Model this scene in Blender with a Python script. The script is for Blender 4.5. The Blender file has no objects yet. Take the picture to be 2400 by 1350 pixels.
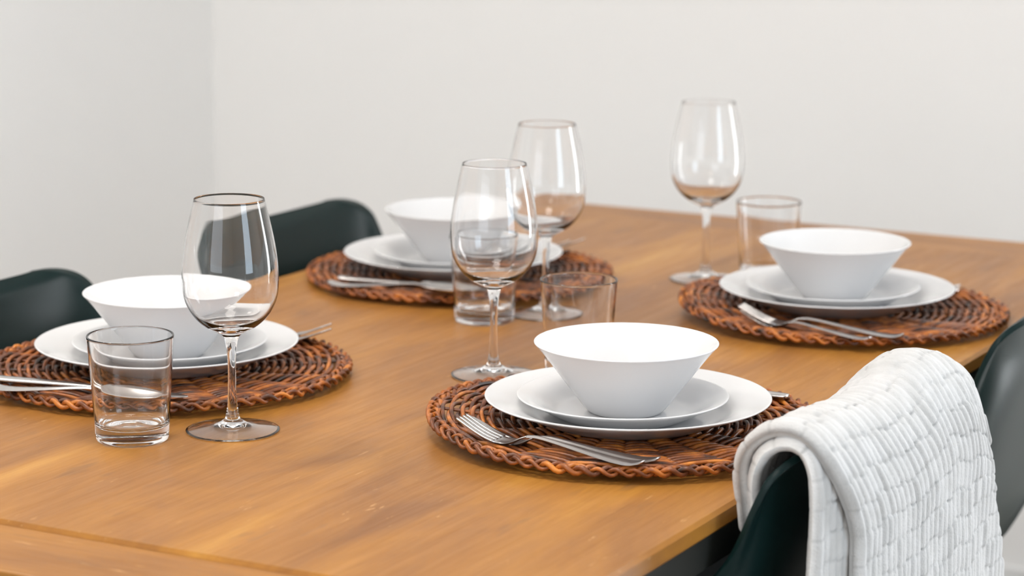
import bpy, bmesh, math, random
from mathutils import Vector, Matrix, noise
PI = math.pi
S = 0.01                      # the layout below is in centimetres, table top at z = 0
ZT = 0.75                     # table top above the floor (metres)
sc = bpy.context.scene
COL = sc.collection
rnd = random.Random(7)

# ------------------------------------------------------------------ helpers
def W(x, y, z=0.0):
    return (x * S, y * S, ZT + z * S)

def link(name, me, mat=None, parent=None):
    o = bpy.data.objects.new(name, me)
    COL.objects.link(o)
    if mat is not None and me is not None and not me.materials:
        me.materials.append(mat)
    if parent is not None:
        o.parent = parent
    return o

def tag(o, label=None, cat=None, group=None, kind=None):
    if label: o['label'] = label
    if cat: o['category'] = cat
    if group: o['group'] = group
    if kind: o['kind'] = kind
    return o

def empty(name, loc, rz=0.0, label=None, cat=None, group=None):
    o = bpy.data.objects.new(name, None)
    o.empty_display_size = 0.02
    COL.objects.link(o)
    o.location = loc
    o.rotation_euler = (0, 0, rz)
    return tag(o, label, cat, group)

def mesh(name, verts, faces, smooth=True, scale=S, recalc=False):
    me = bpy.data.meshes.new(name)
    me.from_pydata([(v[0] * scale, v[1] * scale, v[2] * scale) for v in verts], [], faces)
    if recalc:
        bm = bmesh.new(); bm.from_mesh(me)
        bmesh.ops.recalc_face_normals(bm, faces=bm.faces)
        bm.to_mesh(me); bm.free()
    for p in me.polygons:
        p.use_smooth = smooth
    me.update()
    return me

def tree_copy(o, parent=None):
    c = o.copy()
    COL.objects.link(c)
    if parent is not None:
        c.parent = parent
    for ch in list(o.children):
        tree_copy(ch, c)
    return c

def spline(pts, n):
    """Catmull-Rom through pts (any dimension) -> n samples."""
    P = [tuple(p) for p in pts]
    d = len(P[0])
    P = [tuple(2 * P[0][k] - P[1][k] for k in range(d))] + P + [tuple(2 * P[-1][k] - P[-2][k] for k in range(d))]
    m = len(P) - 3
    out = []
    for i in range(n):
        t = i / (n - 1) * m
        j = min(int(t), m - 1)
        f = t - j
        a, b, c, e = P[j], P[j + 1], P[j + 2], P[j + 3]
        out.append(tuple(0.5 * (2 * b[k] + (c[k] - a[k]) * f + (2 * a[k] - 5 * b[k] + 4 * c[k] - e[k]) * f * f
                                + (3 * b[k] - a[k] - 3 * c[k] + e[k]) * f ** 3) for k in range(d)))
    return out

def resample(pts, n):
    """piecewise-linear resample evenly by arc length"""
    L = [0.0]
    for a, b in zip(pts, pts[1:]):
        L.append(L[-1] + math.dist(a, b))
    out = []
    j = 0
    for i in range(n):
        s = L[-1] * i / (n - 1)
        while j < len(pts) - 2 and L[j + 1] < s:
            j += 1
        f = (s - L[j]) / max(1e-9, L[j + 1] - L[j])
        out.append(tuple(pts[j][k] + (pts[j + 1][k] - pts[j][k]) * f for k in range(len(pts[0]))))
    return out, L[-1]

def lathe(name, prof, seg=96, closed=False):
    """revolve (r, z) profile; r = 0 ends become poles. Profile runs so that the outside is on its right."""
    vs, fs, rows = [], [], []
    for r, z in prof:
        if r < 1e-6:
            rows.append([len(vs)]); vs.append((0, 0, z))
        else:
            rows.append(list(range(len(vs), len(vs) + seg)))
            for k in range(seg):
                a = 2 * PI * k / seg
                vs.append((r * math.cos(a), r * math.sin(a), z))
    pairs = list(zip(rows, rows[1:]))
    if closed:
        pairs.append((rows[-1], rows[0]))
    for A, B in pairs:
        for k in range(seg):
            k2 = (k + 1) % seg
            if len(A) == 1 and len(B) == 1: continue
            if len(A) == 1: fs.append((A[0], B[k2], B[k]))
            elif len(B) == 1: fs.append((A[k], A[k2], B[0]))
            else: fs.append((A[k], A[k2], B[k2], B[k]))
    return mesh(name, vs, fs)

def add_tube(vs, fs, pts, rad, n=6, closed=False, tones=None, tone=0.5):
    """sweep a round section along pts (list of Vector)."""
    m = len(pts)
    base = len(vs)
    for i in range(m):
        a = pts[(i - 1) % m] if (closed or i > 0) else pts[i]
        b = pts[(i + 1) % m] if (closed or i < m - 1) else pts[i]
        t = (b - a).normalized()
        up = Vector((0, 0, 1))
        if abs(t.z) > 0.95: up = Vector((1, 0, 0))
        u = t.cross(up).normalized()
        v = u.cross(t)
        r = rad(i) if callable(rad) else rad
        for k in range(n):
            q = 2 * PI * k / n
            vs.append(tuple(pts[i] + (u * math.cos(q) + v * math.sin(q)) * r))
            if tones is not None: tones.append(tone)
    rng = m if closed else m - 1
    for i in range(rng):
        A = base + i * n
        B = base + ((i + 1) % m) * n
        for k in range(n):
            k2 = (k + 1) % n
            fs.append((A + k, B + k, B + k2, A + k2))
    if not closed:
        fs.append(tuple(base + k for k in range(n)))
        fs.append(tuple(base + (m - 1) * n + k for k in reversed(range(n))))

def box_mesh(name, boxes, bevel=0.0, scale=S, seg=2):
    bm = bmesh.new()
    for x0, x1, y0, y1, z0, z1 in boxes:
        r = bmesh.ops.create_cube(bm, size=1.0)
        for v in r['verts']:
            v.co = Vector(((x0 + x1) / 2 + v.co.x * (x1 - x0), (y0 + y1) / 2 + v.co.y * (y1 - y0), (z0 + z1) / 2 + v.co.z * (z1 - z0))) * scale
    if bevel:
        bmesh.ops.bevel(bm, geom=list(bm.edges), offset=bevel * scale, segments=seg, profile=0.5, affect='EDGES')
    me = bpy.data.meshes.new(name)
    bm.to_mesh(me); bm.free()
    return me

def smoothstep(a, b, x):
    t = max(0.0, min(1.0, (x - a) / (b - a)))
    return t * t * (3 - 2 * t)

# ------------------------------------------------------------------ materials
def new_mat(name):
    m = bpy.data.materials.new(name)
    m.use_nodes = True
    nt = m.node_tree
    return m, nt, nt.nodes, nt.links, nt.nodes['Principled BSDF']

def plain(name, col, rough=0.5, metal=0.0, spec=0.5, coat=0.0, noise_amt=0.0, noise_scale=8.0, bump=0.0, bump_scale=200.0):
    m, nt, N, L, b = new_mat(name)
    b.inputs['Base Color'].default_value = (*col, 1)
    b.inputs['Roughness'].default_value = rough
    b.inputs['Metallic'].default_value = metal
    b.inputs['Specular IOR Level'].default_value = spec
    b.inputs['Coat Weight'].default_value = coat
    tc = N.new('ShaderNodeTexCoord')
    if noise_amt:
        nz = N.new('ShaderNodeTexNoise'); nz.inputs['Scale'].default_value = noise_scale
        nz.inputs['Detail'].default_value = 4
        L.new(tc.outputs['Object'], nz.inputs['Vector'])
        mx = N.new('ShaderNodeMix'); mx.data_type = 'RGBA'
        mx.inputs['A'].default_value = (*[c * (1 - noise_amt) for c in col], 1)
        mx.inputs['B'].default_value = (*[min(1, c * (1 + noise_amt)) for c in col], 1)
        L.new(nz.outputs['Fac'], mx.inputs['Factor'])
        L.new(mx.outputs['Result'], b.inputs['Base Color'])
    if bump:
        n2 = N.new('ShaderNodeTexNoise'); n2.inputs['Scale'].default_value = bump_scale
        n2.inputs['Detail'].default_value = 3
        L.new(tc.outputs['Object'], n2.inputs['Vector'])
        bp = N.new('ShaderNodeBump'); bp.inputs['Strength'].default_value = bump
        bp.inputs['Distance'].default_value = 0.002
        L.new(n2.outputs['Fac'], bp.inputs['Height'])
        L.new(bp.outputs['Normal'], b.inputs['Normal'])
    return m

def wood_mat(name, axis, tint=1.02):
    """brown oiled hardwood, grain along axis (0 = x, 1 = y) of the object"""
    m, nt, N, L, b = new_mat(name)
    tc = N.new('ShaderNodeTexCoord')
    def mapped(sc_long, sc_cross, off=0.0):
        mp = N.new('ShaderNodeMapping')
        s = [sc_cross, sc_cross, sc_cross]; s[axis] = sc_long
        mp.inputs['Scale'].default_value = s
        mp.inputs['Location'].default_value = (off, off * 0.7, 0)
        L.new(tc.outputs['Object'], mp.inputs['Vector'])
        return mp.outputs['Vector']
    def nz(vec, scale, detail, rough=0.55, dist=0.0):
        n = N.new('ShaderNodeTexNoise')
        n.inputs['Scale'].default_value = scale; n.inputs['Detail'].default_value = detail
        n.inputs['Roughness'].default_value = rough; n.inputs['Distortion'].default_value = dist
        L.new(vec, n.inputs['Vector'])
        return n.outputs['Fac']
    def ramp(fac, stops):
        r = N.new('ShaderNodeValToRGB')
        els = r.color_ramp.elements
        els[0].position, els[0].color = stops[0][0], (*stops[0][1], 1)
        els[1].position, els[1].color = stops[-1][0], (*stops[-1][1], 1)
        for p, c in stops[1:-1]:
            e = els.new(p); e.color = (*c, 1)
        L.new(fac, r.inputs['Fac'])
        return r.outputs['Color']
    def mix(a, bb, fac, mode='MIX'):
        x = N.new('ShaderNodeMix'); x.data_type = 'RGBA'; x.blend_type = mode
        for s_, v in (('A', a), ('B', bb)):
            if isinstance(v, tuple): x.inputs[s_].default_value = (*v, 1)
            else: L.new(v, x.inputs[s_])
        if isinstance(fac, float): x.inputs['Factor'].default_value = fac
        else: L.new(fac, x.inputs['Factor'])
        return x.outputs['Result']
    t = tint
    big = ramp(nz(mapped(1.6, 6.0), 1.6, 5, 0.6, 0.6), [(0.30, (0.23 * t, 0.096 * t, 0.027 * t)), (0.47, (0.325 * t, 0.139 * t, 0.030 * t)), (0.60, (0.39 * t, 0.172 * t, 0.031 * t)), (0.74, (0.49 * t, 0.240 * t, 0.048 * t))])
    streak = nz(mapped(3.0, 60.0, 3.1), 2.0, 6, 0.7, 0.3)
    stc = ramp(streak, [(0.30, (0.82, 0.78, 0.74)), (0.55, (1, 1, 1)), (0.74, (1.12, 1.11, 1.08))])
    c1 = mix(big, stc, 0.6, 'MULTIPLY')
    # short pale flecks and darker pores
    fleck = ramp(nz(mapped(14.0, 110.0, 7.7), 1.6, 3, 0.6, 0.4), [(0.66, (0, 0, 0)), (0.76, (1, 1, 1))])
    patch = ramp(nz(mapped(2.0, 5.0, 11.0), 1.9, 3), [(0.42, (0, 0, 0)), (0.66, (1, 1, 1))])
    fm = mix((0.0, 0.0, 0.0), fleck, patch)
    c2 = mix(c1, (0.72 * t, 0.43 * t, 0.20 * t), fm)
    pore = ramp(nz(mapped(10.0, 45.0, 23.0), 1.0, 2), [(0.24, (1, 1, 1)), (0.33, (0, 0, 0))])
    c3 = mix(c2, (0.17 * t, 0.085 * t, 0.042 * t), mix((0, 0, 0), pore, 0.5))
    L.new(c3, b.inputs['Base Color'])
    rr = N.new('ShaderNodeMapRange')
    L.new(streak, rr.inputs['Value'])
    rr.inputs['From Min'].default_value = 0.3; rr.inputs['From Max'].default_value = 0.7
    rr.inputs['To Min'].default_value = 0.42; rr.inputs['To Max'].default_value = 0.30
    L.new(rr.outputs['Result'], b.inputs['Roughness'])
    b.inputs['Specular IOR Level'].default_value = 0.22
    bp = N.new('ShaderNodeBump'); bp.inputs['Strength'].default_value = 0.25
    bp.inputs['Distance'].default_value = 0.0012
    L.new(streak, bp.inputs['Height'])
    L.new(bp.outputs['Normal'], b.inputs['Normal'])
    return m

def wicker_mat(name):
    m, nt, N, L, b = new_mat(name)
    at = N.new('ShaderNodeAttribute'); at.attribute_name = 'tone'
    tc = N.new('ShaderNodeTexCoord')
    nz = N.new('ShaderNodeTexNoise'); nz.inputs['Scale'].default_value = 55; nz.inputs['Detail'].default_value = 4
    L.new(tc.outputs['Object'], nz.inputs['Vector'])
    ad = N.new('ShaderNodeMath'); ad.operation = 'MULTIPLY_ADD'
    L.new(nz.outputs['Fac'], ad.inputs[0]); ad.inputs[1].default_value = 1.5
    s = N.new('ShaderNodeMath'); s.operation = 'MULTIPLY_ADD'
    L.new(at.outputs['Fac'], s.inputs[0]); s.inputs[1].default_value = 0.5; s.inputs[2].default_value = -0.5
    L.new(s.outputs[0], ad.inputs[2])
    r = N.new('ShaderNodeValToRGB')
    e = r.color_ramp.elements
    e[0].position, e[0].color = 0.15, (0.022, 0.009, 0.005, 1)
    e[1].position, e[1].color = 0.95, (0.68, 0.24, 0.035, 1)
    k = e.new(0.45); k.color = (0.18, 0.050, 0.012, 1)
    k = e.new(0.68); k.color = (0.40, 0.118, 0.018, 1)
    L.new(ad.outputs[0], r.inputs['Fac'])
    L.new(r.outputs['Color'], b.inputs['Base Color'])
    b.inputs['Roughness'].default_value = 0.38
    n2 = N.new('ShaderNodeTexNoise'); n2.inputs['Scale'].default_value = 400
    L.new(tc.outputs['Object'], n2.inputs['Vector'])
    bp = N.new('ShaderNodeBump'); bp.inputs['Strength'].default_value = 0.25; bp.inputs['Distance'].default_value = 0.0008
    L.new(n2.outputs['Fac'], bp.inputs['Height']); L.new(bp.outputs['Normal'], b.inputs['Normal'])
    return m

def glass_mat(name):
    m, nt, N, L, b = new_mat(name)
    b.inputs['Base Color'].default_value = (1.0, 1.0, 1.0, 1)
    b.inputs['Roughness'].default_value = 0.0
    b.inputs['IOR'].default_value = 1.42
    b.inputs['Transmission Weight'].default_value = 1.0
    return m

def blanket_mat(name):
    m, nt, N, L, b = new_mat(name)
    tc = N.new('ShaderNodeTexCoord')
    nz = N.new('ShaderNodeTexNoise'); nz.inputs['Scale'].default_value = 420; nz.inputs['Detail'].default_value = 6
    L.new(tc.outputs['Object'], nz.inputs['Vector'])
    n2 = N.new('ShaderNodeTexNoise'); n2.inputs['Scale'].default_value = 45; n2.inputs['Detail'].default_value = 4
    L.new(tc.outputs['Object'], n2.inputs['Vector'])
    r = N.new('ShaderNodeValToRGB'); e = r.color_ramp.elements
    e[0].position, e[0].color = 0.3, (0.50, 0.495, 0.485, 1)
    e[1].position, e[1].color = 0.7, (0.585, 0.58, 0.575, 1)
    L.new(n2.outputs['Fac'], r.inputs['Fac'])
    at = N.new('ShaderNodeAttribute'); at.attribute_name = 'stitch'
    mx = N.new('ShaderNodeMix'); mx.data_type = 'RGBA'
    L.new(at.outputs['Fac'], mx.inputs['Factor'])
    L.new(r.outputs['Color'], mx.inputs['A']); mx.inputs['B'].default_value = (0.27, 0.27, 0.27, 1)
    L.new(mx.outputs['Result'], b.inputs['Base Color'])
    b.inputs['Roughness'].default_value = 0.9
    b.inputs['Specular IOR Level'].default_value = 0.15
    b.inputs['Sheen Weight'].default_value = 0.12
    b.inputs['Sheen Roughness'].default_value = 0.5
    bp = N.new('ShaderNodeBump'); bp.inputs['Strength'].default_value = 0.5; bp.inputs['Distance'].default_value = 0.0015
    L.new(nz.outputs['Fac'], bp.inputs['Height']); L.new(bp.outputs['Normal'], b.inputs['Normal'])
    return m

M = dict(
    wood_long=wood_mat('oiled_wood_lengthwise', 1),
    wood_cross=wood_mat('oiled_wood_crosswise', 0),
    wicker=wicker_mat('brown_wicker'),
    ceramic=plain('white_glazed_ceramic', (0.655, 0.655, 0.66), rough=0.12, spec=0.55, noise_amt=0.01),
    glass=glass_mat('clear_glass'),
    steel=plain('brushed_steel', (0.62, 0.60, 0.585), rough=0.24, metal=1.0, noise_amt=0.05, noise_scale=40),
    chair=plain('black_moulded_plastic', (0.0034, 0.0140, 0.0136), rough=0.30, spec=0.17, coat=0.0, noise_amt=0.1, bump=0.03, bump_scale=900),
    chairleg=plain('dark_stained_leg', (0.012, 0.012, 0.012), rough=0.4, noise_amt=0.2),
    rail=plain('black_painted_rail', (0.02, 0.021, 0.018), rough=0.5, noise_amt=0.3),
    blanket=blanket_mat('cream_quilted_cotton'),
    wall=plain('warm_white_paint', (0.865, 0.853, 0.835), rough=0.75, spec=0.25, noise_amt=0.008, noise_scale=3),
    ceiling=plain('white_ceiling_paint', (0.86, 0.85, 0.84), rough=0.85, spec=0.2, noise_amt=0.01),
    floor=plain('grey_brown_floor', (0.34, 0.31, 0.28), rough=0.4, noise_amt=0.2, noise_scale=4),
    trim=plain('white_gloss_trim', (0.82, 0.82, 0.81), rough=0.35, noise_amt=0.01),
)

# ------------------------------------------------------------------ the room
XL, XR, YB, YF, ZF, ZC = -277.0, 170.0, 400.0, -150.0, -75.0, 172.0
TH = 12.0
def struct(name, boxes, mat, bevel=0.0):
    me = box_mesh(name, boxes, bevel)
    for v in me.vertices: v.co.z += ZT
    o = link(name, me, mat)
    tag(o, kind='structure')
    return o

struct('floor', [(XL - TH, XR + TH, YF - TH, YB + TH, ZF - 10, ZF)], M['floor'])
struct('ceiling', [(XL - TH, XR + TH, YF - TH, YB + TH, ZC, ZC + 10)], M['ceiling'])
struct('wall_left', [(XL - TH, XL, YF - TH, YB + TH, ZF, ZC)], M['wall'])
FX0, FX1, FZ0, FZ1 = -225.0, -35.0, 0.0, 140.0
struct('wall_front', [(XL, FX0, YF - TH, YF, ZF, ZC), (FX1, XR, YF - TH, YF, ZF, ZC), (FX0, FX1, YF - TH, YF, ZF, FZ0), (FX0, FX1, YF - TH, YF, FZ1, ZC)], M['wall'])
struct('added_fill_window', [(FX0, FX0 + 5, YF - 9, YF - 3, FZ0, FZ1), (FX1 - 5, FX1, YF - 9, YF - 3, FZ0, FZ1), (FX0, FX1, YF - 9, YF - 3, FZ1 - 6, FZ1), (FX0, FX1, YF - 9, YF - 3, FZ0, FZ0 + 6)], M['trim'])  # unseen window added behind the camera to brighten the room's front side
# back wall with a tall glazed door opening to the right of the picture
DX0, DX1, DZ1 = 14.0, 72.0, 138.0
struct('wall_back', [(XL, DX0, YB, YB + TH, ZF, ZC), (DX1, XR, YB, YB + TH, ZF, ZC), (DX0, DX1, YB, YB + TH, DZ1, ZC)], M['wall'])
# right wall with a wide window
WY0, WY1, WZ0, WZ1 = 85.0, 195.0, -5.0, 140.0
struct('wall_right', [(XR, XR + TH, YF - TH, WY0, ZF, ZC), (XR, XR + TH, WY1, YB + TH, ZF, ZC),
                      (XR, XR + TH, WY0, WY1, ZF, WZ0), (XR, XR + TH, WY0, WY1, WZ1, ZC)], M['wall'])
struct('baseboard_left', [(XL, XL + 1.4, YF, YB, ZF, ZF + 8)], M['trim'], 0.3)
struct('baseboard_back', [(XL + 1.4, DX0 - 6, YB - 1.4, YB, ZF, ZF + 8)], M['trim'], 0.3)
dm = (DX0 + DX1) / 2
struct('door_1', [(DX0, DX0 + 5, YB + 3, YB + 9, ZF, DZ1), (DX1 - 5, DX1, YB + 3, YB + 9, ZF, DZ1),
                  (DX0, DX1, YB + 3, YB + 9, DZ1 - 6, DZ1), (DX0, DX1, YB + 3, YB + 9, ZF, ZF + 8)], M['trim'])
wm = (WY0 + WY1) / 2
struct('window_1', [(XR + 3, XR + 9, WY0, WY0 + 5, WZ0, WZ1), (XR + 3, XR + 9, WY1 - 5, WY1, WZ0, WZ1),
                    (XR + 3, XR + 9, WY0, WY1, WZ1 - 6, WZ1), (XR + 3, XR + 9, WY0, WY1, WZ0, WZ0 + 6)], M['trim'])

# ------------------------------------------------------------------ dining table
TX0, TX1, TY0, TY1 = -171.3, -81.4, 149.0, 333.3
YN, YF2 = 159.2, 321.4
tb = empty('dining_table', W(0, 0, -75), 0, 'long brown wooden dining table laid for four', 'table')
def tpart(name, boxes, mat, bevel=0.0, seg=2):
    me = box_mesh(name, [(a, b_, c, d, e + 75, f + 75) for a, b_, c, d, e, f in boxes], bevel, seg=seg)
    return link(name, me, mat, tb)
tpart('tabletop', [(TX0, TX1, YN, YF2, -1.9, 0)], M['wood_long'], 0.34, 1)
tpart('breadboard_end', [(TX0, TX1, TY0, YN - 0.01, -1.9, -0.30)], M['wood_cross'], 0.2)
tpart('breadboard_end', [(TX0, TX1, YF2 + 0.01, TY1, -1.9, -0.30)], M['wood_cross'], 0.2)
tpart('apron', [(TX0 + .5, TX0 + 3, TY0 + .5, TY1 - .5, -4.8, -1.9), (TX1 - 3, TX1 - .5, TY0 + .5, TY1 - .5, -4.8, -1.9),
                (TX0 + 3, TX1 - 3, TY0 + .5, TY0 + 3, -4.8, -1.9), (TX0 + 3, TX1 - 3, TY1 - 3, TY1 - .5, -4.8, -1.9)], M['rail'])
for lx in (TX0 + 3, TX1 - 10):
    for ly in (TY0 + 3, TY1 - 10):
        tpart('leg', [(lx, lx + 7, ly, ly + 7, -75, -1.9)], M['rail'], 0.4)

# ------------------------------------------------------------------ woven placemats
def make_placemat(cx, cy, label, seed, R=18.9, lift=0.0, lift_dir=(-0.95, -0.31), rot=0.0):
    rg = random.Random(seed)
    root = empty('placemat', W(cx, cy), 0, label, 'placemat', 'woven round placemats')
    NS = 22
    Z0 = 0.80
    def warp(x, y):
        d = (x * lift_dir[0] + y * lift_dir[1]) / R
        return lift * max(0.0, d) ** 1.6 + 0.30 * smoothstep(0.55, 1.0, math.hypot(x, y) / R) + 0.05 * math.sin(3 * math.atan2(y, x) + seed)
    def P(r, a, z):
        x, y = r * math.cos(a), r * math.sin(a)
        return Vector((x, y, z + warp(x, y)))
    # concentric strands going over one rib and under the next
    vs, fs, tn = [], [], []
    r = 3.2
    i = 0
    while r < R - 1.25:
        seg = NS * 8
        ph = PI * (i % 2)
        j1, j2 = rg.uniform(0, 6.28), rg.uniform(0, 6.28)
        pts = []
        for k in range(seg):
            a = 2 * PI * k / seg
            c = math.cos(NS / 2 * a + ph)
            hump = math.copysign(abs(c) ** 0.7, c)
            rr = r + 0.05 * math.sin(5 * a + j1) + 0.04 * math.sin(13 * a + j2) + 0.06 * c
            pts.append(P(rr, a + rot, Z0 + 0.24 * hump))
        jr = rg.uniform(0, 9)
        add_tube(vs, fs, pts, lambda q, jr=jr: 0.215 + 0.02 * math.sin(q * 0.11 + jr), 6, True, tn, rg.uniform(0.1, 0.95))
        r += 0.47 + rg.uniform(-0.02, 0.03)
        i += 1
    me = mesh('woven_strands', vs, fs)
    at = me.attributes.new('tone', 'FLOAT', 'POINT'); at.data.foreach_set('value', tn)
    link('woven_strands', me, M['wicker'], root)
    # radial ribs
    for k in range(NS):
        vs, fs, tn = [], [], []
        a = 2 * PI * k / NS + rot
        for s_ in (-1, 1):
            pts = []
            for q in range(20):
                rr = 1.0 + (R - 1.6) * q / 19
                pts.append(P(rr, a + s_ * min(0.16 / rr, 0.12), Z0 - 0.02))
            add_tube(vs, fs, pts, 0.13, 5, False, tn, 0.35)
        me = mesh('rib', vs, fs)
        at = me.attributes.new('tone', 'FLOAT', 'POINT'); at.data.foreach_set('value', tn)
        link('rib', me, M['wicker'], root)
    # plaited border
    vs, fs, tn = [], [], []
    kk = 25
    for s_ in range(3):
        seg = kk * 16
        pts = []
        for q in range(seg):
            a = 2 * PI * q / seg
            t = kk * a + 2 * PI * s_ / 3
            pts.append(P(R - 0.55 + 0.5 * math.sin(t), a + rot, Z0 - 0.08 + 0.30 * math.sin(2 * t)))
        add_tube(vs, fs, pts, lambda q, s_=s_: 0.215 + 0.03 * math.sin(q * 0.21 + s_), 6, True, tn, 0.35 + 0.25 * s_)
    # a thinner strand locking the plait to the weave
    pts = []
    for q in range(kk * 10):
        a = 2 * PI * q / (kk * 10)
        pts.append(P(R - 1.15 + 0.14 * math.sin(kk * a), a + rot, Z0 + 0.2 * math.cos(kk * a)))
    add_tube(vs, fs, pts, 0.17, 6, True, tn, 0.55)
    me = mesh('plaited_border', vs, fs)
    at = me.attributes.new('tone', 'FLOAT', 'POINT'); at.data.foreach_set('value', tn)
    link('plaited_border', me, M['wicker'], root)
    return root

# ------------------------------------------------------------------ crockery
# dinner plate: foot, shallow well, wide gently rising rim (height 2.4)
DPR = [(0, 0.22), (6.9, 0.22), (7.2, 0.02), (7.6, 0.0), (8.0, 0.10), (9.0, 0.50), (10.2, 1.00), (12.0, 1.72), (13.2, 2.18), (13.45, 2.30), (13.50, 2.38),
       (13.44, 2.44), (13.2, 2.42), (12.0, 2.06), (10.6, 1.56), (9.6, 1.05), (8.8, 0.70), (8.0, 0.55), (7.0, 0.50), (3.5, 0.48), (0, 0.48)]
SPR = [(0, 0.18), (5.3, 0.18), (5.5, 0.02), (5.85, 0.0), (6.2, 0.10), (7.2, 0.60), (8.4, 1.22), (9.5, 1.72), (9.9, 1.92), (9.98, 2.0),
       (9.92, 2.06), (9.7, 2.04), (8.8, 1.76), (7.9, 1.28), (7.1, 0.78), (6.4, 0.50), (5.4, 0.43), (3.0, 0.42), (0, 0.42)]
BPR = [(0, 0.22), (2.9, 0.22), (3.05, 0.03), (3.35, 0.0), (3.62, 0.16), (4.05, 0.62), (5.0, 1.85), (6.2, 3.45), (7.4, 5.05), (8.3, 6.15), (8.62, 6.50), (8.67, 6.60),
       (8.60, 6.66), (8.46, 6.62), (8.1, 6.28), (7.1, 5.10), (5.9, 3.60), (4.7, 2.10), (3.9, 1.10), (3.2, 0.66), (2.0, 0.50), (0, 0.46)]
def crock(name, pr):
    return lathe(name, spline(pr, len(pr) * 4), 128)
me_dinner, me_side, me_bowl = crock('dinner_plate', DPR), crock('side_plate', SPR), crock('bowl', BPR)
ZMAT = 1.29
def place_mesh(name, me, mat, x, y, z, label, cat, group, rz=0.0):
    o = link(name, me, mat)
    o.location = W(x, y, z); o.rotation_euler = (0, 0, rz)
    return tag(o, label, cat, group)

WHERE = ['on the placemat at the left end of the near row, behind the front tumbler',
         'on the far-left placemat, behind two wine glasses',
         'on the placemat beside the chair with the blanket',
         'on the far-right placemat, in front of the wine glass by the wall']
SET = [(-151.4, 209.7), (-151.5, 270.1), (-99.75, 210.75), (-102.3, 272.1)]
OFF_D = [(-.2, .1), (-.05, -.2), (.19, .14), (.2, .08)]
OFF_S = [(.11, .07), (0, 0), (-.23, -.15), (-.22, -.05)]
OFF_B = [(.14, -.1), (-.02, .22), (.03, -.06), (-.12, -.07)]
make_placemat(SET[0][0], SET[0][1] - .2, 'brown woven wicker placemat behind the front tumbler, cut by the left frame edge', 3, rot=0.07)
make_placemat(SET[1][0] + .4, SET[1][1] + .7, 'brown woven wicker placemat in the far left place, before the far black chair', 5, rot=0.2)
make_placemat(SET[2][0], SET[2][1] + .5, 'brown woven wicker placemat nearest the blanket-draped chair, two forks on it', 11, lift=0.95, rot=0.13)
make_placemat(SET[3][0] + .9, SET[3][1] + .4, 'brown woven wicker placemat in the far right place, its left edge lifted', 17, lift=0.95, rot=0.02)
PL = ['under the front left bowl', 'under the far left bowl', 'under the bowl nearest the blanket', 'under the far right bowl']
for i, (x, y) in enumerate(SET):
    dl = ['large white dinner plate at the front left place, behind the front tumbler',
          'large white dinner plate at the far left place, before the far black chair',
          'large white dinner plate at the place nearest the cream blanket',
          'large white dinner plate at the far right place, by the bare table corner'][i]
    sl = ['small white side plate stacked under the bowl behind the front tumbler',
          'small white side plate stacked at the far left place, half hidden by glasses',
          'small white side plate stacked at the place nearest the cream blanket',
          'small white side plate stacked at the far right place'][i]
    bl = ['white flared bowl behind the front wine glass, topmost of the left stack',
          'white flared bowl at the far left place, partly behind wine glasses',
          'white flared bowl nearest the cream blanket, the largest bowl in view',
          'white flared bowl at the far right place, before the faint tumbler'][i]
    place_mesh('dinner_plate', me_dinner, M['ceramic'], x + OFF_D[i][0], y + OFF_D[i][1], ZMAT, dl, 'plate', 'white dinner plates')
    place_mesh('side_plate', me_side, M['ceramic'], x + OFF_S[i][0], y + OFF_S[i][1], ZMAT + 0.50, sl, 'plate', 'white side plates')
    place_mesh('bowl', me_bowl, M['ceramic'], x + OFF_B[i][0], y + OFF_B[i][1], ZMAT + 0.50 + 0.44, bl, 'bowl', 'white flared bowls')

# ------------------------------------------------------------------ glasses
def make_wine_glass():
    root = empty('wine_glass', (0, 0, 0))
    foot = spline([(4.15, 0.0), (4.36, 0.05), (4.40, 0.15), (4.30, 0.22), (3.2, 0.40), (2.2, 0.56), (1.4, 0.78), (0.85, 1.12), (0.66, 1.42)], 34)
    foot = spline([(0, 0.58), (0.8, 0.52), (1.4, 0.42), (2.2, 0.29), (3.2, 0.15), (3.9, 0.05), (4.15, 0.0)], 24) + foot[1:]
    stem = spline([foot[-1], (0.585, 1.75), (0.50, 2.3), (0.43, 3.2), (0.385, 4.6), (0.38, 6.0), (0.42, 7.3), (0.52, 8.3), (0.72, 9.05), (1.05, 9.42)], 40)
    bo = spline([stem[-1], (1.7, 9.72), (2.45, 10.15), (3.25, 10.85), (3.95, 11.85), (4.36, 12.95), (4.50, 14.2), (4.50, 15.3), (4.36, 16.9), (4.10, 18.5), (3.72, 20.3), (3.28, 22.15)], 60)
    lip = [(3.274, 22.172), (3.264, 22.178), (3.256, 22.174)]
    bi = spline([(3.252, 22.165), (3.50, 21.1), (3.672, 20.3), (4.03, 18.5), (4.29, 16.9), (4.43, 15.3), (4.42, 14.2), (4.27, 13.0), (3.84, 11.94), (3.12, 11.0), (2.25, 10.42), (1.2, 10.14), (0.5, 10.07), (0.0, 10.06)], 60)
    link('foot', lathe('foot', foot, 112), M['glass'], root)
    link('stem', lathe('stem', stem, 112), M['glass'], root)
    link('glass_bowl', lathe('glass_bowl', bo + lip + bi, 112), M['glass'], root)
    return root

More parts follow.
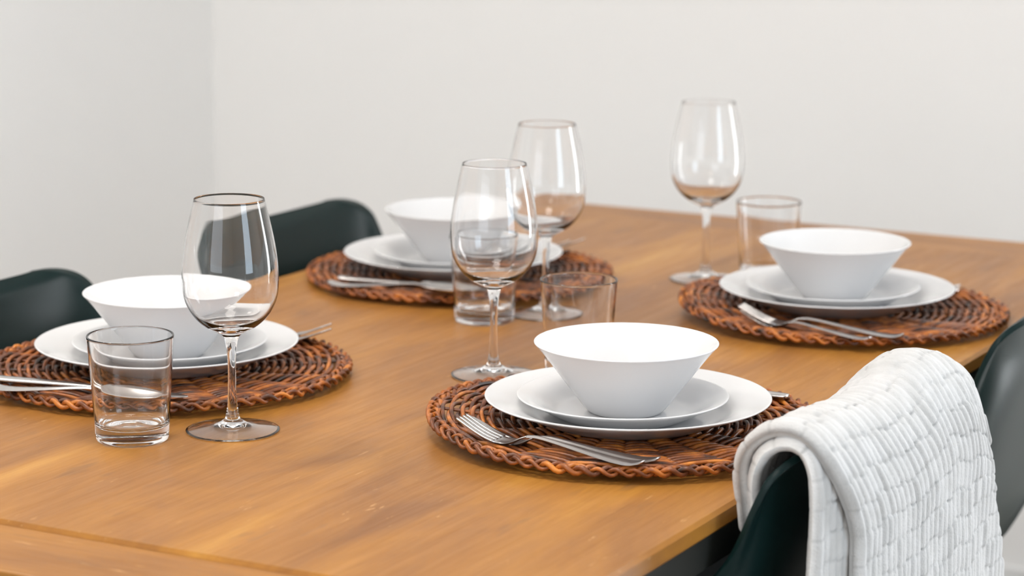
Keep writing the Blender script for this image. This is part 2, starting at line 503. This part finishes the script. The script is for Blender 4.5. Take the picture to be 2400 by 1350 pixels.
TPR = spline([(3.05, 0.0), (3.26, 0.06), (3.36, 0.25), (3.40, 0.6)], 10) + spline([(3.42, 0.8), (3.60, 3.5), (3.82, 6.5), (4.02, 9.2)], 24)[0:] + \
      [(4.03, 9.33), (4.00, 9.40), (3.94, 9.42), (3.88, 9.38), (3.855, 9.25)] + spline([(3.845, 9.1), (3.645, 6.5), (3.42, 3.6), (3.24, 2.1), (3.05, 1.60), (2.6, 1.34), (1.6, 1.22), (0.7, 1.26), (0.0, 1.28)], 44)
TPR = [(0, 0.22), (1.6, 0.20), (2.5, 0.12)] + TPR
me_tumbler = lathe('tumbler', [(r, z * (1.055 if z > 2 else 1)) for r, z in TPR], 112)

glasses = [(-132.45, 193.45, 'tall clear wine glass standing beside the front tumbler, largest and sharpest'),
           (-122.1, 226.0, 'clear wine glass left of the bowl nearest the blanket, a tumbler showing through it'),
           (-131.9, 256.7, 'clear wine glass in front of the far left bowl, behind the middle wine glass'),
           (-124.4, 285.4, 'clear wine glass nearest the bare wall, beside the far right bowl')]
g0 = make_wine_glass()
for i, (x, y, lab) in enumerate(glasses):
    o = g0 if i == 0 else tree_copy(g0)
    o.location = W(x, y, 0.0)
    tag(o, lab, 'wine glass', 'clear wine glasses')
tumblers = [(-138.8, 186.3, 'clear glass tumbler at the front left, overlapping the left bowl and plates'),
            (-136.3, 250.0, 'clear glass tumbler standing behind the middle wine glass, on bare wood'),
            (-115.1, 231.5, 'clear glass tumbler rising behind the bowl nearest the blanket'),
            (-117.6, 289.0, 'clear glass tumbler behind the far right bowl, faint against the wall')]
for x, y, lab in tumblers:
    place_mesh('tumbler', me_tumbler, M['glass'], x, y, 0.0, lab, 'glass', 'clear glass tumblers')

# ------------------------------------------------------------------ cutlery (local: handle end at x = 0, head towards +x)
def strip(name, sect, th, nseg=40, nw=6):
    """sect: list of (x, half width, z, crown) along the piece -> solid bar with rounded top."""
    rows = spline(sect, nseg)
    vs, fs = [], []
    for x, w, z, c in rows:
        for k in range(nw + 1):
            u = -1 + 2 * k / nw
            vs.append((x, u * w, z + c * (1 - u * u) + th / 2 * math.sqrt(max(0, 1 - u ** 4))))
        for k in range(nw + 1):
            u = 1 - 2 * k / nw
            vs.append((x, u * w, z + c * (1 - u * u) - th / 2 * math.sqrt(max(0, 1 - u ** 4))))
    m = 2 * (nw + 1)
    for i in range(len(rows) - 1):
        for k in range(m):
            k2 = (k + 1) % m
            fs.append((i * m + k, i * m + k2, (i + 1) * m + k2, (i + 1) * m + k))
    fs.append(tuple(range(m - 1, -1, -1)))
    fs.append(tuple((len(rows) - 1) * m + k for k in range(m)))
    return mesh(name, vs, fs, recalc=True)

HANDLE = [(0.0, 0.55, 0.42, 0), (0.25, 0.82, 0.34, 0), (1.2, 0.98, 0.14, 0), (3.0, 0.86, 0.16, 0.02), (6.0, 0.58, 0.45, 0.03), (9.0, 0.36, 0.80, 0.03), (11.0, 0.30, 0.98, 0.03), (12.2, 0.32, 0.88, 0.02)]
def make_fork():
    root = empty('fork', (0, 0, 0))
    link('handle', strip('handle', HANDLE, 0.24), M['steel'], root)
    link('head', strip('head', [(12.1, 0.32, 0.90, 0.02), (12.7, 0.45, 0.68, 0), (13.3, 0.85, 0.40, -0.10), (14.0, 1.12, 0.20, -0.16), (14.9, 1.20, 0.20, -0.12), (15.3, 1.20, 0.26, -0.05)], 0.20, 24, 8), M['steel'], root)
    for k in range(4):
        y = -0.915 + 0.61 * k
        sec = [(15.2, 0.285, 0.24), (16.2, 0.275, 0.48), (17.4, 0.26, 0.92), (18.6, 0.20, 1.42), (19.3, 0.13, 1.70)]
        rows = spline(sec, 18)
        vs, fs = [], []
        for x, w, z in rows:
            for dy, dz in ((-w, 0.06), (-w * .7, 0.10), (w * .7, 0.10), (w, 0.06), (w, -0.06), (w * .7, -0.10), (-w * .7, -0.10), (-w, -0.06)):
                vs.append((x, y * (1 - 0.02 * (x - 15)) + dy, z + dz))
        for i in range(len(rows) - 1):
            for q in range(8):
                q2 = (q + 1) % 8
                fs.append((i * 8 + q, i * 8 + q2, i * 8 + 8 + q2, i * 8 + 8 + q))
        fs.append(tuple(range(7, -1, -1))); fs.append(tuple((len(rows) - 1) * 8 + q for q in range(8)))
        link('tine', mesh('tine', vs, fs, recalc=True), M['steel'], root)
    return root

def make_spoon():
    root = empty('spoon', (0, 0, 0))
    link('handle', strip('handle', HANDLE, 0.24), M['steel'], root)
    # oval bowl, concave upwards
    vs, fs = [], []
    nu, nv = 28, 12
    for side in (0, 1):
        for i in range(nu + 1):
            a = -1 + 2 * i / nu
            x = 15.6 + 3.7 * a
            w = 2.05 * math.sqrt(max(0.0, 1 - a * a)) ** 0.9 * (1 - 0.10 * a) + (0.30 if i == 0 else 0.02)
            rim = 0.98 - 0.10 * a + (0.10 if a < -0.8 else 0)
            for k in range(nv + 1):
                u = -1 + 2 * k / nv
                dep = 0.80 * (1 - a * a) * (1 - u * u)
                vs.append((x, u * w, rim - dep + (0.05 if side == 0 else -0.07)))
    n1 = (nu + 1) * (nv + 1)
    for i in range(nu):
        for k in range(nv):
            a, b_, c, d = i * (nv + 1) + k, i * (nv + 1) + k + 1, (i + 1) * (nv + 1) + k + 1, (i + 1) * (nv + 1) + k
            fs.append((a, d, c, b_)); fs.append((a + n1, b_ + n1, c + n1, d + n1))
    for i in range(nu):
        for k in (0, nv):
            a, d = i * (nv + 1) + k, (i + 1) * (nv + 1) + k
            fs.append((a, a + n1, d + n1, d) if k == 0 else (a, d, d + n1, a + n1))
    link('spoon_bowl', mesh('spoon_bowl', vs, fs, recalc=True), M['steel'], root)
    return root

def make_knife():
    root = empty('knife', (0, 0, 0))
    link('handle', strip('handle', [(0.0, 0.55, 0.30, 0), (0.25, 0.84, 0.28, 0), (1.5, 0.95, 0.26, 0.02), (4.0, 0.88, 0.28, 0.03), (8.0, 0.72, 0.32, 0.03), (10.4, 0.55, 0.32, 0.02), (11.2, 0.62, 0.32, 0)], 0.42), M['steel'], root)
    link('blade', strip('blade', [(11.1, 0.62, 0.32, 0), (12.0, 0.86, 0.32, 0), (15.0, 0.98, 0.31, 0), (18.0, 1.0, 0.30, 0), (20.0, 0.85, 0.30, 0), (21.0, 0.50, 0.30, 0), (21.4, 0.15, 0.30, 0)], 0.14), M['steel'], root)
    return root

def lay(o, pe, pt, length, label, cat, group, roll=0.0):
    """put the handle end at pe and the tip towards pt."""
    a, b_ = Vector(pe), Vector(pt)
    x = (b_ - a).normalized()
    y = Vector((0, 0, 1)).cross(x).normalized()
    z = x.cross(y)
    R = Matrix((x, y, z)).transposed()
    o.rotation_euler = R.to_euler()
    o.location = W(*pe)
    s = (b_ - a).length / length
    o.scale = (s, 1, 1) if abs(s - 1) < 0.08 else (s, s, s)
    return tag(o, label, cat, group)

fork0, spoon0, knife0 = make_fork(), make_spoon(), make_knife()
ZC_ = ZMAT + 0.2
forks = [((-90.7, 195.3, ZC_ + 0.05), (-109.3, 196.2, ZC_ + 0.40), 'steel fork nearest the table edge on the placemat nearest the blanket'),
         ((-90.1, 197.3, ZC_), (-108.9, 196.8, ZC_ + 0.05), 'steel fork lying between the dinner plate nearest the blanket and another fork'),
         ((-88.9, 257.6, ZC_ + 0.05), (-107.4, 256.4, ZC_ + 0.40), 'steel fork beside the dinner plate at the far right place'),
         ((-91.6, 255.0, ZC_), (-107.2, 256.7, ZC_ + 0.15), 'steel fork at the near edge of the far right placemat'),
         ((-162.3, 226.4, ZC_), (-143.0, 227.0, ZC_ - 0.25), 'steel fork behind the front left plate, tines up, farther of the pair'),
         ((-160.9, 224.3, ZC_), (-141.6, 224.7, ZC_ - 0.25), 'steel fork behind the front left plate, nearer of the pair'),
         ((-161.7, 286.6, ZC_), (-142.4, 287.2, ZC_), 'steel fork beyond the far left plate, only its head showing, farther one'),
         ((-162.7, 284.5, ZC_), (-143.4, 284.9, ZC_), 'steel fork beyond the far left plate, only its head showing, nearer one')]
knives = [((-161.0, 193.9, ZC_), (-139.8, 196.6, ZC_), 'steel knife before the front left plate, cut by the left frame edge'),
          ((-159.6, 256.2, ZC_), (-138.4, 258.0, ZC_), 'steel knife before the far left plate, next to a spoon'),
          ((-89.2, 225.2, ZC_), (-110.5, 225.9, ZC_), 'steel knife handle sticking out behind the plate nearest the blanket'),
          ((-91.9, 285.6, ZC_), (-113.2, 285.6, ZC_), 'steel knife end peeping from behind the far right plate, nearer glint')]
spoons = [((-159.5, 191.1, ZC_), (-140.2, 193.6, ZC_), 'steel spoon before the front left plate, running behind the front tumbler'),
          ((-159.0, 253.0, ZC_), (-139.8, 255.2, ZC_), 'steel spoon lowest on the far left placemat, behind the tumbler'),
          ((-92.5, 288.0, ZC_), (-111.8, 288.0, ZC_), 'steel spoon end peeping from behind the far right plate, farther glint')]
for proto, items, cat, ln, grp in ((fork0, forks, 'fork', 19.3, 'steel forks'), (knife0, knives, 'knife', 21.4, 'steel knives'), (spoon0, spoons, 'spoon', 19.3, 'steel spoons')):
    made = []
    for i, (a, b_, lab) in enumerate(items):
        made.append(proto if i == 0 else tree_copy(proto))
    for o, (a, b_, lab) in zip(made, items):
        lay(o, a, b_, ln, lab, cat, grp)

# ------------------------------------------------------------------ chairs (local: faces +x, origin under the top of the back, z = 0 at table height)
RIM = [(0.0, 13.4, 6.2), (0.2, 16.0, 6.1), (0.7, 18.2, 5.75), (1.6, 19.8, 5.05), (2.6, 20.7, 3.9), (3.4, 21.0, 2.3), (4.2, 21.2, 0.4), (5.0, 21.4, -1.6), (6.1, 21.8, -3.7), (8.0, 22.5, -5.7),
       (10.8, 23.8, -7.2), (15.0, 25.2, -8.2), (22.0, 26.0, -9.2), (29.0, 26.0, -11.5), (34.5, 25.0, -16.0), (38.0, 23.5, -22.5), (41.0, 21.5, -28.5), (44.5, 18.0, -31.8), (47.0, 13.0, -33.0)]
CEN = [(0.0, 6.35), (0.12, 5.6), (0.3, 4.6), (0.5, 3.4), (0.75, 2.0), (1.0, 0.6), (1.4, -1.2), (2.0, -3.6), (2.8, -6.6), (3.7, -10.0),
       (4.9, -14.0), (6.3, -18.5), (8.3, -23.3), (11.0, -28.0), (16.0, -32.3), (23.0, -34.4), (31.0, -35.0), (39.5, -34.2), (46.5, -33.4)]
def make_chair():
    root = empty('dining_chair', (0, 0, 0))
    nt_, nu = 72, 44
    rim = spline([(a, b_, c - 0.5) for a, b_, c in RIM], nt_)
    cen = spline([(a, c - 0.5) for a, c in CEN], nt_)
    vs, fs = [], []
    for i in range(nt_):
        rx, ry, rz = rim[i]
        cx, cz = cen[i]
        t = i / (nt_ - 1)
        p = 2.6 + 2.6 * smoothstep(0.25, 0.5, t)
        for k in range(nu + 1):
            u = -1 + 2 * k / nu
            au = abs(u)
            y = math.copysign(ry * math.sin(au * PI / 2 * 0.86) / math.sin(PI / 2 * 0.86), u)
            f = au ** p
            x = cx + (rx - cx) * f
            z = cz + (rz - cz) * f
            # rolled lip near the free edge
            de = min((1 - au) * ry, (t * 17) * 1.25 if t < 0.5 else 99)
            lip = 1.0 - smoothstep(0.0, 2.4, de)
            back = smoothstep(0.0, 0.5, 1 - t)
            x -= 0.9 * lip * back
            vs.append((x, y, z))
    for i in range(nt_ - 1):
        for k in range(nu):
            a = i * (nu + 1) + k
            fs.append((a, a + 1, a + nu + 2, a + nu + 1))
    me = mesh('seat_shell', vs, fs)
    sh = link('seat_shell', me, M['chair'], root)
    md = sh.modifiers.new('thickness', 'SOLIDIFY'); md.thickness = 0.006; md.offset = 0
    md2 = sh.modifiers.new('edge', 'BEVEL'); md2.width = 0.002; md2.segments = 2; md2.limit_method = 'ANGLE'; md2.angle_limit = 0.9
    for sx, sy in ((12, 10), (12, -10), (34, 10), (34, -10)):
        v2, f2 = [], []
        top = Vector((sx, sy, -34.0)); bot = Vector((sx + (8 if sx > 20 else -8), sy * 2.1, -74.8))
        add_tube(v2, f2, [top.lerp(bot, q / 8) for q in range(9)], lambda q: 1.5 - 0.07 * q, 12)
        link('leg', mesh('leg', v2, f2), M['chairleg'], root)
    v2, f2 = [], []
    add_tube(v2, f2, [Vector((12, 10, -40)), Vector((34, -10, -40))], 0.5, 8)
    add_tube(v2, f2, [Vector((12, -10, -40)), Vector((34, 10, -40))], 0.5, 8)
    add_tube(v2, f2, [Vector((12, -10, -36)), Vector((12, 10, -36))], 0.5, 8)
    add_tube(v2, f2, [Vector((34, -10, -36)), Vector((34, 10, -36))], 0.5, 8)
    link('brace', mesh('brace', v2, f2), M['chairleg'], root)
    return root
ch0 = make_chair()
chairs = [(-179.3, 210.4, 0.0, 'black moulded chair behind the front left bowl, cut by the left frame edge'),
          (-177.6, 269.8, 0.0, 'black moulded chair behind the far left placemat, showing through a wine glass'),
          (-75.0, 211.0, PI, 'black moulded chair draped with the cream quilted blanket'),
          (-75.0, 272.5, PI, 'black moulded chair at the right frame edge, beyond the blanket')]
for i, (x, y, rz, lab) in enumerate(chairs):
    o = ch0 if i == 0 else tree_copy(ch0)
    o.location = W(x, y, 0); o.rotation_euler = (0, 0, rz)
    tag(o, lab, 'chair', 'black dining chairs')

# ------------------------------------------------------------------ quilted blanket over the near right chair
def make_blanket():
    OUT = [(-79.7, -2.2), (-79.9, -0.8), (-80.1, 0.8), (-80.15, 2.6), (-79.7, 4.5), (-78.6, 6.1), (-77.1, 7.1), (-75.4, 7.35), (-73.9, 6.85), (-72.7, 5.5), (-71.9, 3.5), (-71.45, 1.0), (-71.2, -3.0), (-71.05, -9.0), (-70.95, -18.0), (-70.9, -30.0), (-70.9, -42.0)]
    INN = [(-78.9, -0.8), (-79.0, 1.6), (-78.6, 3.6), (-77.7, 5.3), (-76.4, 6.25), (-75.0, 6.42), (-73.9, 5.8), (-73.2, 4.4), (-72.9, 2.4), (-72.8, 0.0), (-72.75, -5.0), (-72.7, -12.0), (-72.6, -24.0), (-72.5, -40.0)]
    vs, fs, uv, st = [], [], [], []
    def ridge(y):      # height change of the ridge along the chair back
        pts = [(186, 0.1), (191, 0.1), (197, -0.15), (203, -0.45), (209, -0.85), (213, -0.45), (217, 0.4), (221, 0.55), (224.5, 0.2), (227, -0.6), (230, -2.0), (232.5, -4.4), (235, -8.0)]
        for (a, va), (b_, vb) in zip(pts, pts[1:]):
            if a <= y <= b_:
                f = (y - a) / (b_ - a); f = f * f * (3 - 2 * f)
                return va + (vb - va) * f
        return pts[0][1] if y < 186 else pts[-1][1]
    def sheet(prof, y0f, y1f, th, ribs, ny, ns, phase):
        dense = spline(prof, 240)
        rows, Ltot = resample(dense, ns)
        base = len(vs)
        # normals of the profile in the xz-plane
        nrm = []
        for i in range(ns):
            a = rows[max(0, i - 1)]; b_ = rows[min(ns - 1, i + 1)]
            tx, tz = b_[0] - a[0], b_[1] - a[1]
            l = math.hypot(tx, tz)
            nrm.append((-tz / l, tx / l))
        for side in (0, 1):
            for i in range(ns):
                x0, z0 = rows[i]
                s = Ltot * i / (ns - 1)
                nx, nz_ = nrm[i]
                ya, yb = y0f(x0, z0), y1f(x0, z0)
                for k in range(ny + 1):
                    u = k / ny
                    y = ya + (yb - ya) * u
                    uu = (y - ya)
                    # puffed rib segments between stitch rows
                    rw = 1.25
                    ci = math.floor(uu / rw); fu = uu / rw - ci
                    h1 = noise.noise(Vector((ci * 3.17 + phase, 0.5, 1.7)))
                    row = 2.6
                    vv = (s + 0.55 * noise.noise(Vector((ci * 0.33, phase, 4.0))) + 0.45 * h1) / row
                    ri = math.floor(vv); fv = vv - ri
                    h2 = noise.noise(Vector((ci * 1.9 + 7, ri * 2.3 + phase, 0.3)))
                    puff = (1 - abs(2 * fu - 1) ** 2.4) * 0.23 * (1 + 0.9 * h2) + (1 - abs(2 * fv - 1) ** 11) * 0.13
                    near = max(0.0, abs(2 * fv - 1) - 0.86) / 0.14
                    st.append(near * max(0.0, min(1.0, 0.45 + 1.1 * noise.noise(Vector((ci * 1.3 + 3, ri * 1.7, phase))))) if side == 0 else 0.0)
                    if side == 1:
                        puff = puff * 0.35
                    soft = 0.25 * noise.noise(Vector((y * 0.16, s * 0.13, phase)))
                    edge = min(uu, yb - y, s, Ltot - s)
                    rnd_ = math.sqrt(max(0.0, min(1.0, edge / (th * 0.5)))) if edge < th * 0.5 else 1.0
                    off = soft + (th * 0.5 * rnd_ + puff * ribs * rnd_) * (1 if side == 0 else -1)
                    dz = ridge(y) * smoothstep(-9.0, 6.0, z0) * (1.0 if ribs > 0.95 or y > 223 else 0.3)
                    # the cloth follows the hollow of the chair on the table side and its outward curve at the far end
                    hollow = 1.1 * (1 - ((y - 211) / 21.0) ** 2) if x0 < -76.5 else 0.0
                    hollow *= smoothstep(7.0, 1.0, z0) if x0 < -76.5 else 0
                    wing = -0.6 * smoothstep(0.5, 1.0, abs(y - 211) / 23) * smoothstep(6, -10, z0) if x0 > -75 else 0.0
                    vs.append((x0 + nx * off + hollow + wing, y, z0 + nz_ * off + dz))
                    uv.append((uu, s))
        w = ny + 1
        n1 = ns * w
        for i in range(ns - 1):
            for k in range(ny):
                a = base + i * w + k
                fs.append((a, a + 1, a + w + 1, a + w))
                b_ = a + n1
                fs.append((b_, b_ + w, b_ + w + 1, b_ + 1))
        for i in range(ns - 1):
            for k in (0, ny):
                a = base + i * w + k
                fs.append((a, a + w, a + w + n1, a + n1))
        for k in range(ny):
            for i in (0, ns - 1):
                a = base + i * w + k
                fs.append((a, a + 1, a + 1 + n1, a + n1))
    far_flare = lambda z: 10.0 * smoothstep(4, -30, z)
    def y0_out(x, z): return 190.8 + (5.4 * smoothstep(7, -3, z) if x > -75 else 0.9 * smoothstep(7, 0, z))
    def y1_out(x, z): return 232.4 + (far_flare(z) if x > -75 else 0)
    def y0_in(x, z): return 190.6 + (0.4 * smoothstep(6, -3, z) if x > -75 else 1.0 * smoothstep(6, 0, z))
    def y1_in(x, z): return 231.8 + (far_flare(z) - 1.2 * smoothstep(4, -10, z) if x > -75 else 0)
    sheet(OUT, y0_out, y1_out, 0.95, 1.0, 230, 300, 0.0)
    sheet(INN, y0_in, y1_in, 0.80, 0.9, 200, 240, 5.0)
    me = mesh('throw_blanket', [(x + 75.0, y - 211.0, z) for x, y, z in vs], fs, recalc=True)
    at = me.attributes.new('stitch', 'FLOAT', 'POINT'); at.data.foreach_set('value', st)
    o = link('throw_blanket', me, M['blanket'])
    o.location = W(-75.0, 211.0, 0)
    return tag(o, 'cream white quilted throw folded double over the near right chair back', 'blanket')
make_blanket()

# ------------------------------------------------------------------ light: daylight through the glazed door and window, a warm ceiling lamp, plus added fill lamps and a fill window
wd = bpy.data.worlds.new('overcast_sky'); sc.world = wd
wd.use_nodes = True
bg = wd.node_tree.nodes['Background']
bg.inputs['Color'].default_value = (0.78, 0.87, 1.0, 1)
bg.inputs['Strength'].default_value = 1.0

def area(name, loc, rot, sx, sy, power, col):
    l = bpy.data.lights.new(name, 'AREA')
    l.shape = 'RECTANGLE'; l.size = sx; l.size_y = sy; l.energy = power; l.color = col
    o = bpy.data.objects.new(name, l); COL.objects.link(o)
    o.location = loc; o.rotation_euler = rot
    return o
# area lights fill the wall openings, shining into the room
area('daylight_door', W((DX0 + DX1) / 2, YB + 10.5, (ZF + DZ1) / 2), (-PI / 2, 0, 0), (DX1 - DX0) * S, (DZ1 - ZF) * S, 46, (0.95, 0.975, 1.0))
area('daylight_window', W(XR + 10.5, (WY0 + WY1) / 2, (WZ0 + WZ1) / 2), (0, PI / 2, 0), (WZ1 - WZ0) * S, (WY1 - WY0) * S, 21, (0.70, 0.86, 1.0))
area('fill_light_behind', W((FX0 + FX1) / 2, YF - 10.5, (FZ0 + FZ1) / 2), (PI / 2, 0, 0), (FX1 - FX0) * S, (FZ1 - FZ0) * S, 12, (0.95, 0.975, 1.0))  # added fill for bowl fronts and glass edges

def ceiling_or_fill_lamp(x, y, h, strength, label):
    lamp = empty('ceiling_or_fill_lamp', W(x, y, ZC), 0, label, 'lamp')
    link('lamp_body', box_mesh('lamp_body', [(-h - 3, h + 3, -h - 3, h + 3, -4, 0)], 0.6), M['trim'], lamp)
    lm, nt, N, L, b = new_mat('lamp_diffuser')
    b.inputs['Emission Color'].default_value = (1.0, 0.945, 0.88, 1); b.inputs['Emission Strength'].default_value = strength
    link('lamp_diffuser', box_mesh('lamp_diffuser', [(-h, h, -h, h, -4.6, -4)], 0.2), lm, lamp)
ceiling_or_fill_lamp(-112, 168, 26, 16.5, 'large square white ceiling lamp above the dining table')
ceiling_or_fill_lamp(-253, 215, 15, 30, 'small square fill lamp added on the ceiling to brighten the left wall')  # unseen lamp, added only to lift the left wall
ceiling_or_fill_lamp(-70, -30, 26, 15, 'large square fill lamp added on the ceiling behind the camera')  # unseen lamp, added to fill the bowl fronts and back wall

# ------------------------------------------------------------------ camera
f_px, hcam, yaw, pitch, roll, shift = 5963.84, 59.208, -0.48810, 0.19720, 0.0058, 29.94
cam = bpy.data.cameras.new('camera')
co = bpy.data.objects.new('camera', cam); COL.objects.link(co)
fw = Vector((math.sin(yaw) * math.cos(pitch), math.cos(yaw) * math.cos(pitch), -math.sin(pitch)))
rt = Vector((math.cos(yaw), -math.sin(yaw), 0))
up = rt.cross(fw)
r2 = rt * math.cos(roll) + up * math.sin(roll)
u2 = -rt * math.sin(roll) + up * math.cos(roll)
mw = Matrix((r2, u2, -fw)).transposed().to_4x4()
mw.translation = W(0, 0, hcam)
co.matrix_world = mw
cam.sensor_width = 36.0; cam.sensor_fit = 'HORIZONTAL'
cam.lens = f_px / 2400 * 36
cam.shift_y = shift / 2400
cam.clip_start = 0.05
cam.dof.use_dof = True
cam.dof.focus_distance = 2.34
cam.dof.aperture_fstop = 5.2
sc.camera = co

sc.view_settings.view_transform = 'Standard'
sc.view_settings.look = 'None'
sc.view_settings.gamma = 1.0
sc.view_settings.use_curve_mapping = False
sc.view_settings.exposure = 0.45
sc.cycles.max_bounces = 16
sc.cycles.transmission_bounces = 14
sc.cycles.glossy_bounces = 6
sc.cycles.diffuse_bounces = 5
sc.cycles.sample_clamp_indirect = 6.0
